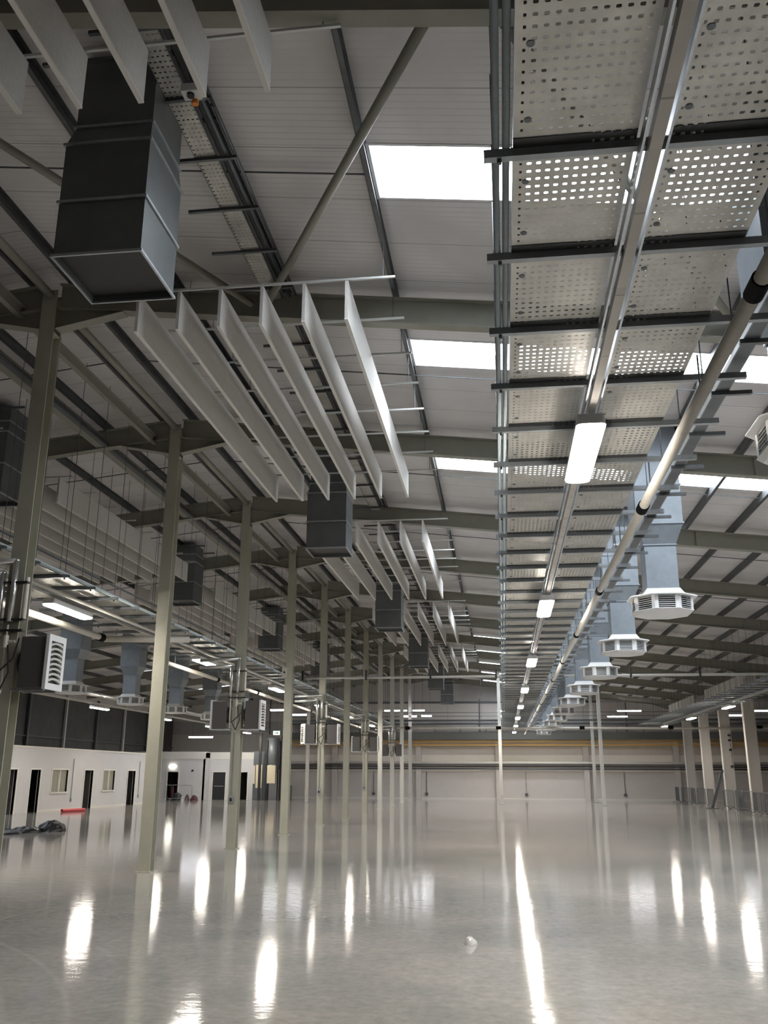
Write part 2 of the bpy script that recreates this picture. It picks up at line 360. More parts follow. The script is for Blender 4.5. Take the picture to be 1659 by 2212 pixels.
# ------------------------------------------------------------------ steel columns of the ridge row
FY = [6.63 + 6*i for i in range(12)]              # frame lines
def column(m_):
    t = thing('steel_column', '', 'column', (0,0,0), 'steel columns under the roof ridge')
    H = zr(XR) + 0.30
    sh = MB(); sh.box(-.127,.127,-.127,-.112,.02,H); sh.box(-.127,.127,.112,.127,.02,H); sh.box(-.006,.006,-.112,.112,.02,H)
    sh.build('shaft', m_, t)
    MB().box(-.17,.17,-.17,.17,0,.02).build('base_plate', m_, t)
    for zz in (zr(XR)-.47, zr(XR)+.1): MB().box(-.12,.12,-.112,.112,zz,zz+.015).build('stiffener_plate', m_, t)
    return Proto(t)
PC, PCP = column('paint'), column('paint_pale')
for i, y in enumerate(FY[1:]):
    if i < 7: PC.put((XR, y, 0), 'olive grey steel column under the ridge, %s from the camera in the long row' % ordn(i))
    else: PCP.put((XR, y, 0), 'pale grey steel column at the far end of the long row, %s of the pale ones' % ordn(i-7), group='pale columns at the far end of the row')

# rafters
def rafter(xa, xb, ha, hb):
    """one rafter from xa to xb; ha / hb: haunch at that end (length, extra depth)"""
    mb_ = []
    m = MB()
    for (z0, z1, hw) in ((0, .016, .10), (RD-.016, RD, .10), (.016, RD-.016, .006)):
        m.prism([(xa, zr(xa)+z0), (xb, zr(xb)+z0), (xb, zr(xb)+z1), (xa, zr(xa)+z1)], -hw, hw)
    h = []
    for x, hh in ((xa, ha), (xb, hb)):
        if not hh: continue
        l, d = hh; sgn = 1 if x == xa else -1; x2 = x + sgn*l
        q = MB(); q.prism([(x, zr(x)-d), (x2, zr(x2)), (x, zr(x))], -.005, .005)
        q.prism([(x, zr(x)-d-.016), (x2, zr(x2)-.016), (x2, zr(x2)), (x, zr(x)-d)], -.10, .10); h.append(q)
    return m, h
def rafter_thing(xa, xb, ha, hb, group):
    t = thing('roof_rafter', '', 'rafter', (0,0,0), group)
    m, h = rafter(xa, xb, ha, hb)
    m.build('beam', 'paint_shaded', t)
    for q in h: q.build('haunch', 'paint_shaded', t)
    n = int(abs(xb-xa)//3.6)
    for i in range(1, n):
        x = xa + (xb-xa)*i/n
        MB().box(x-.006, x+.006, -.095, .095, zr(x)+.016, zr(x)+RD-.03).build('stiffener_plate', 'paint_shaded', t)
    return Proto(t)
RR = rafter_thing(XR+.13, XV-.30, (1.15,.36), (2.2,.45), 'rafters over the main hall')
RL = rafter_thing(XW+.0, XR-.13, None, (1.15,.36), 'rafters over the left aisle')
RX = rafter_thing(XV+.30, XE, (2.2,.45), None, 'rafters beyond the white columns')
for i, y in enumerate(FY):
    RR.put((0,y,0), 'olive grey steel rafter over the main hall, %s from the camera' % ordn(i))
    if i: RL.put((0,y,0), 'olive grey steel rafter over the left aisle, %s from the camera' % ordn(i-1))
    if i > 3: RX.put((0,y,0), 'steel rafter beyond the white clad columns, %s from the camera' % ordn(i-4))

# purlins: one per line, whole length of the hall
PXR = [-6.86, -5.05, -3.22, -1.45, 0.40, 2.1, 3.7, 5.15, 6.35, 7.57, 8.75, 9.95, 11.15, 12.5]
PXL = [-7.55, -8.9, -10.7, -12.5, -14.3, -16.1, -17.9, -19.7, -21.5, -23.3, -25.1, -27.0]
PXX = [15.4, 17.2, 19.0, 20.8, 22.6, 24.4, 26.2, 28.0]
def purlin(x, label, group):
    z = zr(x)+RD; m = MB()
    m.box(x-.035, x-.029, 3.0, YF, z, z+PD); m.box(x-.035, x+.035, 3.0, YF, z, z+.006); m.box(x-.035, x+.035, 3.0, YF, z+PD-.008, z+PD-.002); m.box(x+.031, x+.035, 3.0, YF, z, z+.03)
    tag(m.build('roof_purlin', 'purlin'), label, 'purlin', group)
for i, x in enumerate(PXR): purlin(x, 'dark galvanised purlin running away over the hall, %s right of the ridge' % ordn(i), 'purlins of the hall roof')
for i, x in enumerate(PXL): purlin(x, 'dark galvanised purlin running away over the left aisle, %s left of the ridge' % ordn(i), 'purlins of the left roof')
for i, x in enumerate(PXX): purlin(x, 'dark purlin beyond the white clad columns, %s from them' % ordn(i), 'purlins of the right roof')

# sag rods across the purlins, one line in the middle of each bay
for i, y in enumerate(FY[:-1]):
    ym = y + 3.0
    for nm, xa, xb, z in (('hall', XR+.2, XV-.2, .09), ('left aisle', XW+.1, XR-.2, .09)):
        m = MB()
        if i == 0 and nm == 'hall': xb = -1.45
        m.cyl((xa, ym, zr(xa)+RD+z), (xb, ym, zr(xb)+RD+z), .013, 6)
        tag(m.build('sag_rod', 'strut_dark'), 'thin dark tie rod across the %s purlins in the %s bay from the camera' % (nm, ordn(i)), 'rod', 'tie rods between the purlins')

# ridge tubes and longitudinal beams between frames
for i, (y0, y1) in enumerate(zip(FY, FY[1:])):
    m = MB(); m.cyl((XR, y0+.12, 9.50), (XR, y1-.14, 9.50), .07, 14)
    tag(m.build('ridge_tube', 'paint_shaded', smooth=True), 'round olive grey tube under the ridge in the %s bay from the camera' % ordn(i), 'tube', 'tubes under the ridge')
    m = MB(); x, z = -7.72, 9.16; m.box(x-.05,x+.05,y0+.01,y1-.01,z,z+.012); m.box(x-.05,x+.05,y0+.01,y1-.01,z+.20,z+.212); m.box(x-.004,x+.004,y0+.01,y1-.01,z,z+.2)
    tag(m.build('tie_beam', 'paint_shaded'), 'olive grey tie beam just left of the ridge in the %s bay' % ordn(i), 'beam', 'tie beams left of the ridge')
    t = thing('service_beam', 'grey beam with cables left of the ridge, in the %s bay from the camera' % ordn(i), 'beam', (-9.0, y0, 9.12), 'service beams over the left aisle')
    m = MB(); m.box(-.09,.09,.01,5.99,0,.012); m.box(-.09,.09,.01,5.99,.24,.252); m.box(-.005,.005,.01,5.99,0,.24); m.build('beam', 'paint_shaded', t)
    m = MB(); m.box(.10,.22,.05,5.95,-.01,.05); m.build('cable_tray', 'strut_dark', t)
    m = MB(); m.cyl((.14,.05,.07),(.14,5.95,.07),.018,6); m.cyl((.18,.05,.075),(.18,5.95,.075),.022,6); m.build('cable', 'black', t)

# roof bracing tubes
def tube_thing(name, pts, r, m, label, cat, group=None, n=12):
    return tag(MB().tube(pts, r, n).build(name, m, smooth=True), label, cat, group)
def rp(x, y, dz=.20): return (x, y, zr(x)+dz)
tube_thing('brace_tube', [rp(-.45,6.75), rp(-3.5,12.5)], .058, 'paint_shaded', 'olive grey brace tube slanting down left of the first rooflight', 'brace', 'roof brace tubes')
tube_thing('brace_tube', [rp(-7.0,6.75), rp(-3.75,12.5)], .058, 'paint_shaded', 'olive grey brace tube passing behind the nearest dark plenum box', 'brace', 'roof brace tubes')
tube_thing('brace_tube', [rp(.15,6.75), rp(3.6,12.5)], .058, 'paint_shaded', 'olive grey brace tube slanting above the central cable trays', 'brace', 'roof brace tubes')
tube_thing('brace_tube', [rp(-13.3,12.7), rp(-19.0,18.5)], .058, 'paint_shaded', 'olive grey brace tube over the left aisle by the second column', 'brace', 'roof brace tubes')

# service run beside the third purlin: perforated ladder with cross struts
for i, (y0, y1) in enumerate(zip(FY, FY[1:])):
    x = -3.35; z = zr(x)+.30
    t = thing('roof_service_tray', 'dark cable tray slung under the third purlin, %s length from the camera' % ordn(i), 'cable tray', (x, y0, z), 'service trays under the roof')
    MB().box(-.16,.10,.15,5.85,0,.004).build('tray_base', 'perf', t)
    m = MB()
    for xx in (-.17,.10): m.box(xx,xx+.012,.15,5.85,0,.06)
    m.build('side_lip', 'strut_dark', t)
    m = MB(); m.cyl((.22,.15,.04),(.22,5.85,.04),.03,8); m.cyl((.32,.15,.05),(.32,5.85,.05),.024,8); m.build('conduit', 'strut_dark', t, smooth=True)
    for k in range(6):
        MB().box(-.60,.36,.35+1.02*k,.39+1.02*k,-.045,-.004).build('cross_strut', 'strut_dark', t)

# ------------------------------------------------------------------ acoustic baffles
def baffle_set(L):
    t = thing('acoustic_baffle', '', 'baffle'); n = 7; l = L/n
    MB().box(-.022,.022,0,L,.02,.60).build('board', 'baffle', t)
    m = MB(); m.box(-.026,.026,0,L,0,.02); m.build('edge_trim', 'edge', t)
    m = MB()
    for k in range(n+1):
        yy = min(max(k*l, .05), L-.05); m.box(-.004,.004,yy-.01,yy+.01,.60,.625)
    m.build('hook', 'rail', t)
    return Proto(t)
BZ = 7.94
groups_r = [(-1.55,8.25),(11.05,8.40),(23.5,8.30),(35.55,8.25),(47.5,8.30)]
names_g = ['nearest','second','third','fourth','fifth']
for gi, (y0, L) in enumerate(groups_r):
    P = baffle_set(L)
    for k in range(6):
        P.put((-5.0+.608*k, y0, BZ), 'white hanging baffle in the %s cluster over the hall, %s from its left' % (names_g[gi], ordn(k)), group='baffles of the %s hall cluster' % names_g[gi])
    nr = 7
    for j in range(nr+1):
        yy = y0 + .04 + j*(L-.08)/nr
        if yy < 5.0: continue
        t = thing('baffle_rail', 'thin white cross rail over the %s hall cluster of baffles, %s along' % (names_g[gi], ordn(j)), 'rail', (0, yy, BZ+.625), 'cross rails over the baffles')
        MB().box(-5.35,-1.28,-.015,.015,0,.03).build('rail', 'rail', t)
        for xx in (-4.7, -1.45): MB().cyl((xx,0,.03),(xx,0,zr(xx)+RD-BZ-.63),.005,5).build('hanger_rod', 'strut_dark', t)
groups_l = [(6.9,9.0),(18.9,9.0),(30.9,9.0),(42.9,9.0)]
for gi, (y0, L) in enumerate(groups_l):
    P = baffle_set(L)
    for k in range(6):
        P.put((-10.1-.6*k, y0, BZ), 'white hanging baffle in the %s cluster over the left aisle, %s from the ridge' % (names_g[gi], ordn(k)), group='baffles of the %s left cluster' % names_g[gi])
    for j in range(8):
        yy = y0 + .04 + j*(L-.08)/7
        t = thing('baffle_rail', 'thin white cross rail over the %s left cluster of baffles, %s along' % (names_g[gi], ordn(j)), 'rail', (0, yy, BZ+.625), 'cross rails over the left baffles')
        MB().box(-13.4,-9.8,-.015,.015,0,.03).build('rail', 'rail', t)
for gi, (y0, L) in enumerate([(47.0,8.8),(59.0,8.8)]):
    P = baffle_set(L)
    for k in range(3):
        P.put((11.9+.6*k, y0, 6.15), 'white baffle above the right-hand tray, %s cluster, %s from the aisle' % (('nearer','farther')[gi], ordn(k)), group='baffles over the right tray')
    for j, yy in enumerate((y0+1.5, y0+L-1.5)):
        t = thing('baffle_rail','thin rail over the %s right-hand baffles, %s along' % (('nearer','farther')[gi], ordn(j)),'rail',(0,yy,6.775),'rails over the right baffles')
        MB().box(11.7,13.3,-.015,.015,0,.03).build('rail','rail',t)
        for xx in (11.9,13.1): MB().cyl((xx,0,.03),(xx,0,zr(xx)+RD+PD-6.775),.005,5).build('hanger_rod','strut_dark',t)

# ------------------------------------------------------------------ galvanised plenum boxes
def flange_ring(m, x0, x1, y0, y1, z, t=.03, h=.03):
    m.box(x0-t,x1+t,y0-t,y0,z-h/2,z+h/2); m.box(x0-t,x1+t,y1,y1+t,z-h/2,z+h/2); m.box(x0-t,x0,y0,y1,z-h/2,z+h/2); m.box(x1,x1+t,y0,y1,z-h/2,z+h/2)
def plenum(h):
    t = thing('duct_plenum', '', 'duct')
    a = .47
    m = MB()
    for (x0,x1,y0,y1) in ((-a,a,-a,-a+.008),(-a,a,a-.008,a),(-a,-a+.008,-a,a),(a-.008,a,-a,a)): m.box(x0,x1,y0,y1,0,.62)
    m.build('lower_section', 'galv_dark', t)
    MB().box(-a+.008,a-.008,-a+.008,a-.008,.06,.08).build('mesh_grille', 'black', t)
    MB().box(-a,a,-a,a,.66,1.34).build('upper_section', 'galv_dark', t)
    MB().loft([[(-a,-a,1.36),(a,-a,1.36),(a,a,1.36),(-a,a,1.36)],[(-a+.06,-a+.06,1.60),(a-.02,-a+.06,1.60),(a-.02,a-.06,1.60),(-a+.06,a-.06,1.60)]]).build('transition', 'galv_dark', t)
    MB().box(-a+.06,a-.02,-a+.06,a-.06,1.60,h).build('neck', 'galv_dark', t)
    for z in (.0,.64,1.35,1.61):
        m = MB(); flange_ring(m, -a+(.06 if z > 1.5 else 0), a-(.02 if z > 1.5 else 0), -a+(.06 if z > 1.5 else 0), a-(.06 if z > 1.5 else 0), z, .022, .03); m.build('flange', 'galv', t)
    for yy in (-.55,.50): MB().box(-.82,.82,yy,yy+.04,h-.12,h-.08).build('support_strut', 'strut_dark', t)
    return t
PH = zr(-3.96)+RD+.1-7.0
P1 = Proto(plenum(PH))
for i, y in enumerate((8.13, 20.62, 32.6, 44.6, 56.6, 68.4)):
    P1.put((-3.96, y, 7.0), 'square dark galvanised duct box hanging over the hall, %s from the camera' % ordn(i), group='duct boxes over the hall')
P2 = Proto(plenum(zr(-10.6)+RD+.1-7.5))
for i, y in enumerate((17.1, 29.2, 41.2, 53.2)):
    P2.put((-10.62, y, 7.48), 'square dark galvanised duct box over the left aisle, %s from the camera' % ordn(i), group='duct boxes over the left aisle')
# isolator on the roof tray beside the nearest box
t = thing('isolator_switch', 'white switch box with orange knob beside the nearest dark duct box', 'switch', (-3.12, 7.75, 8.95))
MB().box(-.10,.10,-.06,.10,0,.10).build('casing', 'white', t, bevel=.01)
MB().cyl((0,.0,0),(0,.0,-.03),.04,14).build('cover_plate', 'black', t)
MB().cyl((.02,.10,0),(.02,.10,-.05),.035,14).build('knob', 'orange_knob', t)
MB().tube([(.10,0,.05),(.20,.05,-.02),(.22,.15,-.05),(.16,.2,.02)],.014,8).build('cable','black',t)

# ------------------------------------------------------------------ cable tray runs with lamps
def strut_bar(x0, x1, rods):
    t = thing('strut_bar', '', 'bracket')
    m = MB(); m.box(x0,x1,-.025,.025,-.056,-.052); m.box(x0,x1,-.025,-.022,-.056,0); m.box(x0,x1,.022,.025,-.056,0); m.build('channel', 'strut', t)
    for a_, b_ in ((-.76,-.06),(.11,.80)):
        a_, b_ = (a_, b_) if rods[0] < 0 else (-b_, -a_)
        MB().box(a_, b_, -.105, -.021, -.006, -.002).build('shaded_slotted_plate', 'perf_shaded', t)  # added slotted plate; its dark colour stands for the bar's shadow
    for xr_ in rods: MB().cyl((xr_,0,-.085),(xr_,0,-.041),.014,6).build('nut', 'strut_dark', t)
    return t
def tray(L):
    t = thing('cable_tray', '', 'cable tray')
    MB().box(-.345,.345,0,L,0,.0025).build('tray_base', 'perf', t)
    m = MB()
    for s in (-1,1): m.box(min(s*.345,s*.351),max(s*.345,s*.351),0,L,0,.055)
    m.build('side_lip', 'galv', t)
    return t
def lamp_proto():
    t = thing('led_lamp', '', 'lamp')
    def rr(hw, hl, z, c=.06):
        pts = []
        for sx, sy, a0 in ((1,1,0),(-1,1,90),(-1,-1,180),(1,-1,270)):
            for k in range(5):
                a = math.radians(a0+22.5*k); pts.append((sx*(hw-c)+c*math.cos(a), sy*(hl-c)+c*math.sin(a), z))
        return pts
    MB().loft([rr(.125,.86,.14,.02), rr(.14,.88,.05), rr(.14,.88,.035)]).build('housing', 'white', t)
    MB().loft([rr(.13,.87,.036), rr(.13,.87,.012), rr(.105,.845,0)]).build('diffuser', 'lamp', t)
    m = MB()
    for yy in (-.55,.55): m.box(-.01,.01,yy-.02,yy+.02,.13,.194)
    m.build('bracket', 'galv', t)
    return t
LAMPS = Proto(lamp_proto())
ZT = 5.4
def tray_run(xl, sgn, nm, y0, nb, lamps, segs):
    """xl: lamp line; sgn +1: conduit side on the left, -1: on the right"""
    X = lambda d: xl + sgn*d
    xa, xb = sorted((X(-.93)-xl, X(1.36)-xl))
    SB = Proto(strut_bar(xa, xb, (sgn*-.84, sgn*.98)))
    SB.root['group'] = 'strut bars of the %s run' % nm
    for k in range(nb):
        y = y0 + 1.1*k
        b = SB.put((xl, y, ZT), 'short steel strut bar under the %s trays, %s from the camera' % (nm, ordn(k)))
        zt = zr(xl)+RD-ZT
        if k == 0: continue
        for q, d in enumerate((-.84, .98)):
            x = X(d)
            m = MB(); m.cyl((x-xl,0,0),(x-xl,0,zr(x)+RD-ZT),.006,5); m.build('hanger_rod', 'strut_dark', b)
    TR = Proto(tray(3.3-.01)); TR.root['group'] = 'cable trays of the %s run' % nm
    if nm == 'central':
        for k in range(6):
            MB().cyl((-.27,.3+.55*k,-.004),(-.27,.3+.55*k,.0),.022,12).build('bolt_head', 'strut_dark', TR.root)
    for side, d in (('conduit side', -.41), ('far side', .46)):
        for k in range(segs):
            TR.put((X(d), y0-2.2+3.3*k, ZT), 'perforated galvanised tray of the %s run, %s, %s length' % (nm, side, ordn(k)))
    yE = y0-2.2+3.3*segs
    t = thing('lighting_trunking', 'long white trunking channel between the two %s trays' % nm, 'trunking', (xl+sgn*.02, 0, ZT-.155))
    m = MB(); m.box(-.035,.035,y0-2.2,yE,0,.075); m.build('channel', 'trunk', t)
    m = MB(); m.box(-.075,-.06,y0-2.2,yE,.02,.096); m.box(.06,.075,y0-2.2,yE,.02,.096); m.build('side_channel', 'galv', t)
    for q, d in enumerate((-.86, -.80)):
        tag(MB().cyl((X(d), y0-2.2, ZT+.022),(X(d), yE, ZT+.022),.022,8).build('conduit', 'conduit', smooth=True), '%s of two zinc conduits lying on the %s strut ends' % (('outer','inner')[q], nm), 'conduit', 'conduits of the %s run' % nm)
    tag(MB().cyl((X(-.70), y0-2.2, ZT+.30),(X(-.70), yE, ZT+.30),.02,8).build('conduit', 'strut_dark', smooth=True), 'dark conduit running just above the %s strut ends' % nm, 'conduit')
    for k, y in enumerate(lamps):
        LAMPS.put((xl, y, 5.05), 'lit white LED lamp under the %s trays, %s from the camera' % (nm, ordn(k)), group='lamps of the %s run' % nm)
YL = [8.98+9.02*k for k in range(8)]
tray_run(0.93, 1, 'central', 4.52, 63, YL, 22)
tray_run(-8.72, -1, 'left', 10.94, 52, [17.3+8.9*k for k in range(6)], 18)
tray_run(10.85, -1, 'right', 33.4, 31, [46.0+9.0*k for k in range(3)], 10)
for k in range(4):
    LAMPS.put((-19.0, 41.8+8.6*k-.0, 4.85), 'lit white LED lamp over the office side, %s from the camera' % ordn(k), group='lamps by the offices')
tag(MB().box(-19.04,-18.96,30,74,5.04,5.12).build('lighting_trunking','pipe_white'), 'white trunking carrying the lamps beside the offices', 'trunking')
P3 = Proto(tray(3.29)); P3.root['group'] = 'cable trays beside the offices'
for k in range(12): P3.put((-18.5, 32+3.3*k, 5.35), 'perforated tray above the office lamps, %s length from the camera' % ordn(k))

# sprinkler main on the right of the central run
def grooved_main(name, x, y0, y1, z, r, cps, label, cat):
    t = thing(name, label, cat, (x, 0, z))
    MB().cyl((0,y0,0),(0,y1,0),r,18).build('pipe', 'pipe_white', t, smooth=True)
    for y in cps: MB().cyl((0,y-.11,0),(0,y+.11,0),r+.014,18).build('coupling', 'rubber', t)
    return t
t = grooved_main('sprinkler_pipe', 1.78, 2.5, 74, 5.02, .055, [5.6+5.18*k for k in range(13)], 'cream sprinkler main with black couplings right of the central trays', 'pipe')
for k in range(24):
    m = MB(); y = 7.4+2.75*k; m.cyl((.0,y,.05),(.0,y,.38),.008,6); m.build('hanger_rod', 'strut_dark', t)
tag(MB().cyl((2.02,3,5.52),(2.02,72,5.52),.028,10).build('conduit','conduit',smooth=True), 'bright conduit just right of the cream sprinkler main', 'conduit')
t = thing('cable_ladder', 'narrow dark cable ladder right of the sprinkler main', 'cable tray', (2.22, 0, 5.48))
m = MB(); m.box(-.07,-.06,3,70,0,.05); m.box(.06,.07,3,70,0,.05); m.build('side_rail','strut',t)
MB().box(-.06,.06,3,70,0,.01).build('ladder_bed','strut_dark',t)
for k in range(60):
    MB().box(-.10,.28,4.0+1.1*k,4.04+1.1*k,-.04,0).build('rung_bracket','strut_dark',t)

# left big pipe with an elbow
t = thing('heating_pipe', 'cream pipe under the left trays that elbows towards the columns', 'pipe', (0,0,0))
MB().tube([(-9.37,9,5.0),(-9.37,20.6,5.0),(-7.4,20.9,5.0)],.075,14).build('pipe','pipe_white',t,smooth=True)
MB().cyl((-9.37,20.2,5.0),(-9.37,20.42,5.0),.095,14).build('coupling','rubber',t)
tag(MB().cyl((-8.42,10,5.25),(-8.42,66,5.25),.035,10).build('sprinkler_pipe','pipe_white',smooth=True), 'thin cream pipe with the lamps under the left trays', 'pipe')
t = grooved_main('sprinkler_pipe', -9.6, 24, 72, 5.0, .06, [25+5.2*k for k in range(9)], 'cream sprinkler main along the far side of the left lamps', 'pipe')
for k in range(9): MB().cyl((0,26+5.2*k,.05),(0,26+5.2*k,.40),.008,6).build('hanger_rod','strut_dark',t)
tag(MB().box(-10.75,-10.45,12,26,6.15,6.40).build('boxed_duct','cream'), 'long shallow cream duct above the left trays near the first column', 'duct')

# cross pipes
t = thing('cross_pipe', 'grey pipe crossing the whole hall high up with dark clamps', 'pipe', (0, 36.33, 5.65))
MB().cyl((-9.3,0,0),(26,0,0),.05,12).build('pipe','paint_pale',t,smooth=True)
for k in range(13): MB().box(-8.0+2.6*k,-7.93+2.6*k,-.07,.07,-.08,.30).build('clamp','black',t)
t = thing('cross_pipe', 'cream pipe crossing the hall near the far wall with black couplings', 'pipe', (0, 60.4, 4.84))
MB().cyl((-6.85,0,.02),(20,0,-.06),.07,12).build('pipe','pipe_white',t,smooth=True)
for x in (-6.15,-.22,5.09,10.6,16): MB().cyl((x-.16,0,.01),(x+.16,0,.01),.11,12).build('coupling','rubber',t)
t = thing('cross_tray', 'dark cable ladder crossing the hall above the far cream pipe', 'cable tray', (0, 68.9, 5.76))
m = MB(); m.box(-16,26,-.3,-.27,.0,.10); m.box(-16,26,.27,.30,.0,.10); m.box(-16,26,-.3,.3,0,.01); m.build('ladder','strut_dark',t)
m = MB(); m.cyl((-16,-.1,.35),(26,-.1,.35),.02,6); m.cyl((-16,-.1,.62),(26,-.1,.62),.02,6); m.build('conduit','strut_dark',t)
for k in range(16): MB().cyl((-14+2.5*k,.28,-.15),(-14+2.5*k,.28,zr(-14+2.5*k)+RD-5.76),.008,5).build('hanger_rod','strut_dark',t)

# ------------------------------------------------------------------ supply ducts with louvred heads
def diffuser():
    t = thing('supply_duct', '', 'duct')
    def ring(hw, hd, z, cx=0, cyy=0): return [(cx-hw,cyy-hd,z),(cx+hw,cyy-hd,z),(cx+hw,cyy+hd,z),(cx-hw,cyy+hd,z)]
    MB().box(-.45,.45,-.45,.45,1.72,3.84).build('upper_duct','galv_duct',t)
    MB().loft([ring(.45,.45,1.70), ring(.305,.305,1.32)]).build('taper','galv_duct',t)
    MB().box(-.30,.30,-.30,.30,.44,1.30).build('lower_duct','galv_duct',t)
    for z, a in ((2.5,.45),(1.71,.45),(1.31,.305)):
        m = MB(); flange_ring(m,-a,a,-a,a,z,.02,.028); m.build('flange','galv_duct',t)
    def octo(r, z): 
        return [(r*math.cos(math.radians(22.5+45*k))/math.cos(math.radians(22.5)), r*math.sin(math.radians(22.5+45*k))/math.cos(math.radians(22.5)), z) for k in range(8)]
    h = MB(); h.loft([ring(.31,.31,.45), ring(.39,.39,.315)]); hd = h.build('louvred_head','white',t)
    MB().loft([octo(.60,.315),octo(.63,.30),octo(.63,.285),octo(.56,.275)]).build('top_plate','white',hd)
    MB().loft([octo(.55,.03),octo(.56,.02),octo(.50,-.03)]).build('bottom_plate','white',hd)
    MB().loft([octo(.44,.03),octo(.44,.28)]).build('core','black',hd)
    sl = MB(); R = .545/math.cos(math.radians(22.5))
    for k in range(8):
        a0, a1 = math.radians(22.5+45*k), math.radians(67.5+45*k)
        p, q = Vector((R*math.cos(a0),R*math.sin(a0),0)), Vector((R*math.cos(a1),R*math.sin(a1),0))
        d = (q-p).normalized(); nn = Vector((d.y,-d.x,0))
        for c in (p+d*.035, q-d*.035):
            MB().add([c-d*.035+nn*0+Vector((0,0,.02)), c+d*.035+Vector((0,0,.02)), c+d*.035-nn*.02+Vector((0,0,.02)), c-d*.035-nn*.02+Vector((0,0,.02)),
                    c-d*.035+Vector((0,0,.29)), c+d*.035+Vector((0,0,.29)), c+d*.035-nn*.02+Vector((0,0,.29)), c-d*.035-nn*.02+Vector((0,0,.29))],
                   [(0,3,2,1),(4,5,6,7),(0,1,5,4),(1,2,6,5),(2,3,7,6),(3,0,4,7)]).build('frame_post','white',hd)
        for j in range(6):
            z = .052+.038*j; a, b = p+d*.06, q-d*.06
            sl.add([a+Vector((0,0,z)), b+Vector((0,0,z)), b-nn*.045+Vector((0,0,z+.022)), a-nn*.045+Vector((0,0,z+.022)),
                    a+Vector((0,0,z+.005)), b+Vector((0,0,z+.005)), b-nn*.045+Vector((0,0,z+.027)), a-nn*.045+Vector((0,0,z+.027))],
                   [(0,3,2,1),(4,5,6,7),(0,1,5,4),(1,2,6,5),(2,3,7,6),(3,0,4,7)])
    sl.build('louvre_blades','white',hd)
    return t
DF = Proto(diffuser())
for k in range(11):
    DF.put((3.18, 11.95+6.0*k if k else 8.72, 4.93), 'galvanised air duct with white louvred head right of the central trays, %s from the camera' % ordn(k), group='air ducts right of the central run')
for k in range(5):
    DF.put((-17.0, 34.6+6.0*k, 4.98), 'galvanised air duct with louvred head over the left aisle, %s from the camera' % ordn(k), group='air ducts over the left aisle')
# small volume-damper boxes on the duct necks' left
for k in range(1, 6):
    t = thing('duct_damper', 'small galvanised box left of the central ducts, %s from the camera' % ordn(k-1), 'damper', (2.45, 11.2+6.0*k, 6.1), 'small boxes beside the ducts')
    MB().box(-.2,.2,-.2,.2,0,.35).build('casing','galv_duct',t); m = MB(); flange_ring(m,-.2,.2,-.2,.2,0,.04,.03); m.build('flange','galv',t)
    MB().cyl((0,0,.35),(0,0,zr(2.45)+RD-6.1),.01,6).build('hanger_rod','strut_dark',t)

# ------------------------------------------------------------------ unit heaters and pipes on every second column
def heater():
    """faces +X, centred on its column side"""
    t = thing('unit_heater', '', 'heater')
    MB().box(0,.40,-.23,.23,0,.74).build('casing','grey_dark',t,bevel=.01)
    m = MB(); m.box(.40,.45,-.26,-.18,-.02,.77); m.box(.40,.45,.18,.26,-.02,.77); m.box(.40,.45,-.18,.18,.68,.77); m.box(.40,.45,-.18,.18,-.02,.07)
    ff = m.build('front_frame','white',t)
    m = MB()
    for k in range(8):
        z = .09+.073*k
        m.prism([(-.18,z),(-.09,z+.028),(.0,z+.036),(.09,z+.028),(.18,z),(.18,z+.03),(.09,z+.056),(0,z+.064),(-.09,z+.056),(-.18,z+.03)], .41,.455,'X')
    m.build('louvre_blades','paint_pale',ff)
    MB().box(.395,.41,-.18,.18,.07,.68).build('coil','black',ff)
    MB().cyl((-.05,0,.37),(.0,0,.37),.21,20).build('fan_ring','black',t)
    for yy in (-.2,.16): MB().box(-.12,.4,yy,yy+.04,-.04,0).build('bracket','galv',t)
    return t
HT = Proto(heater())
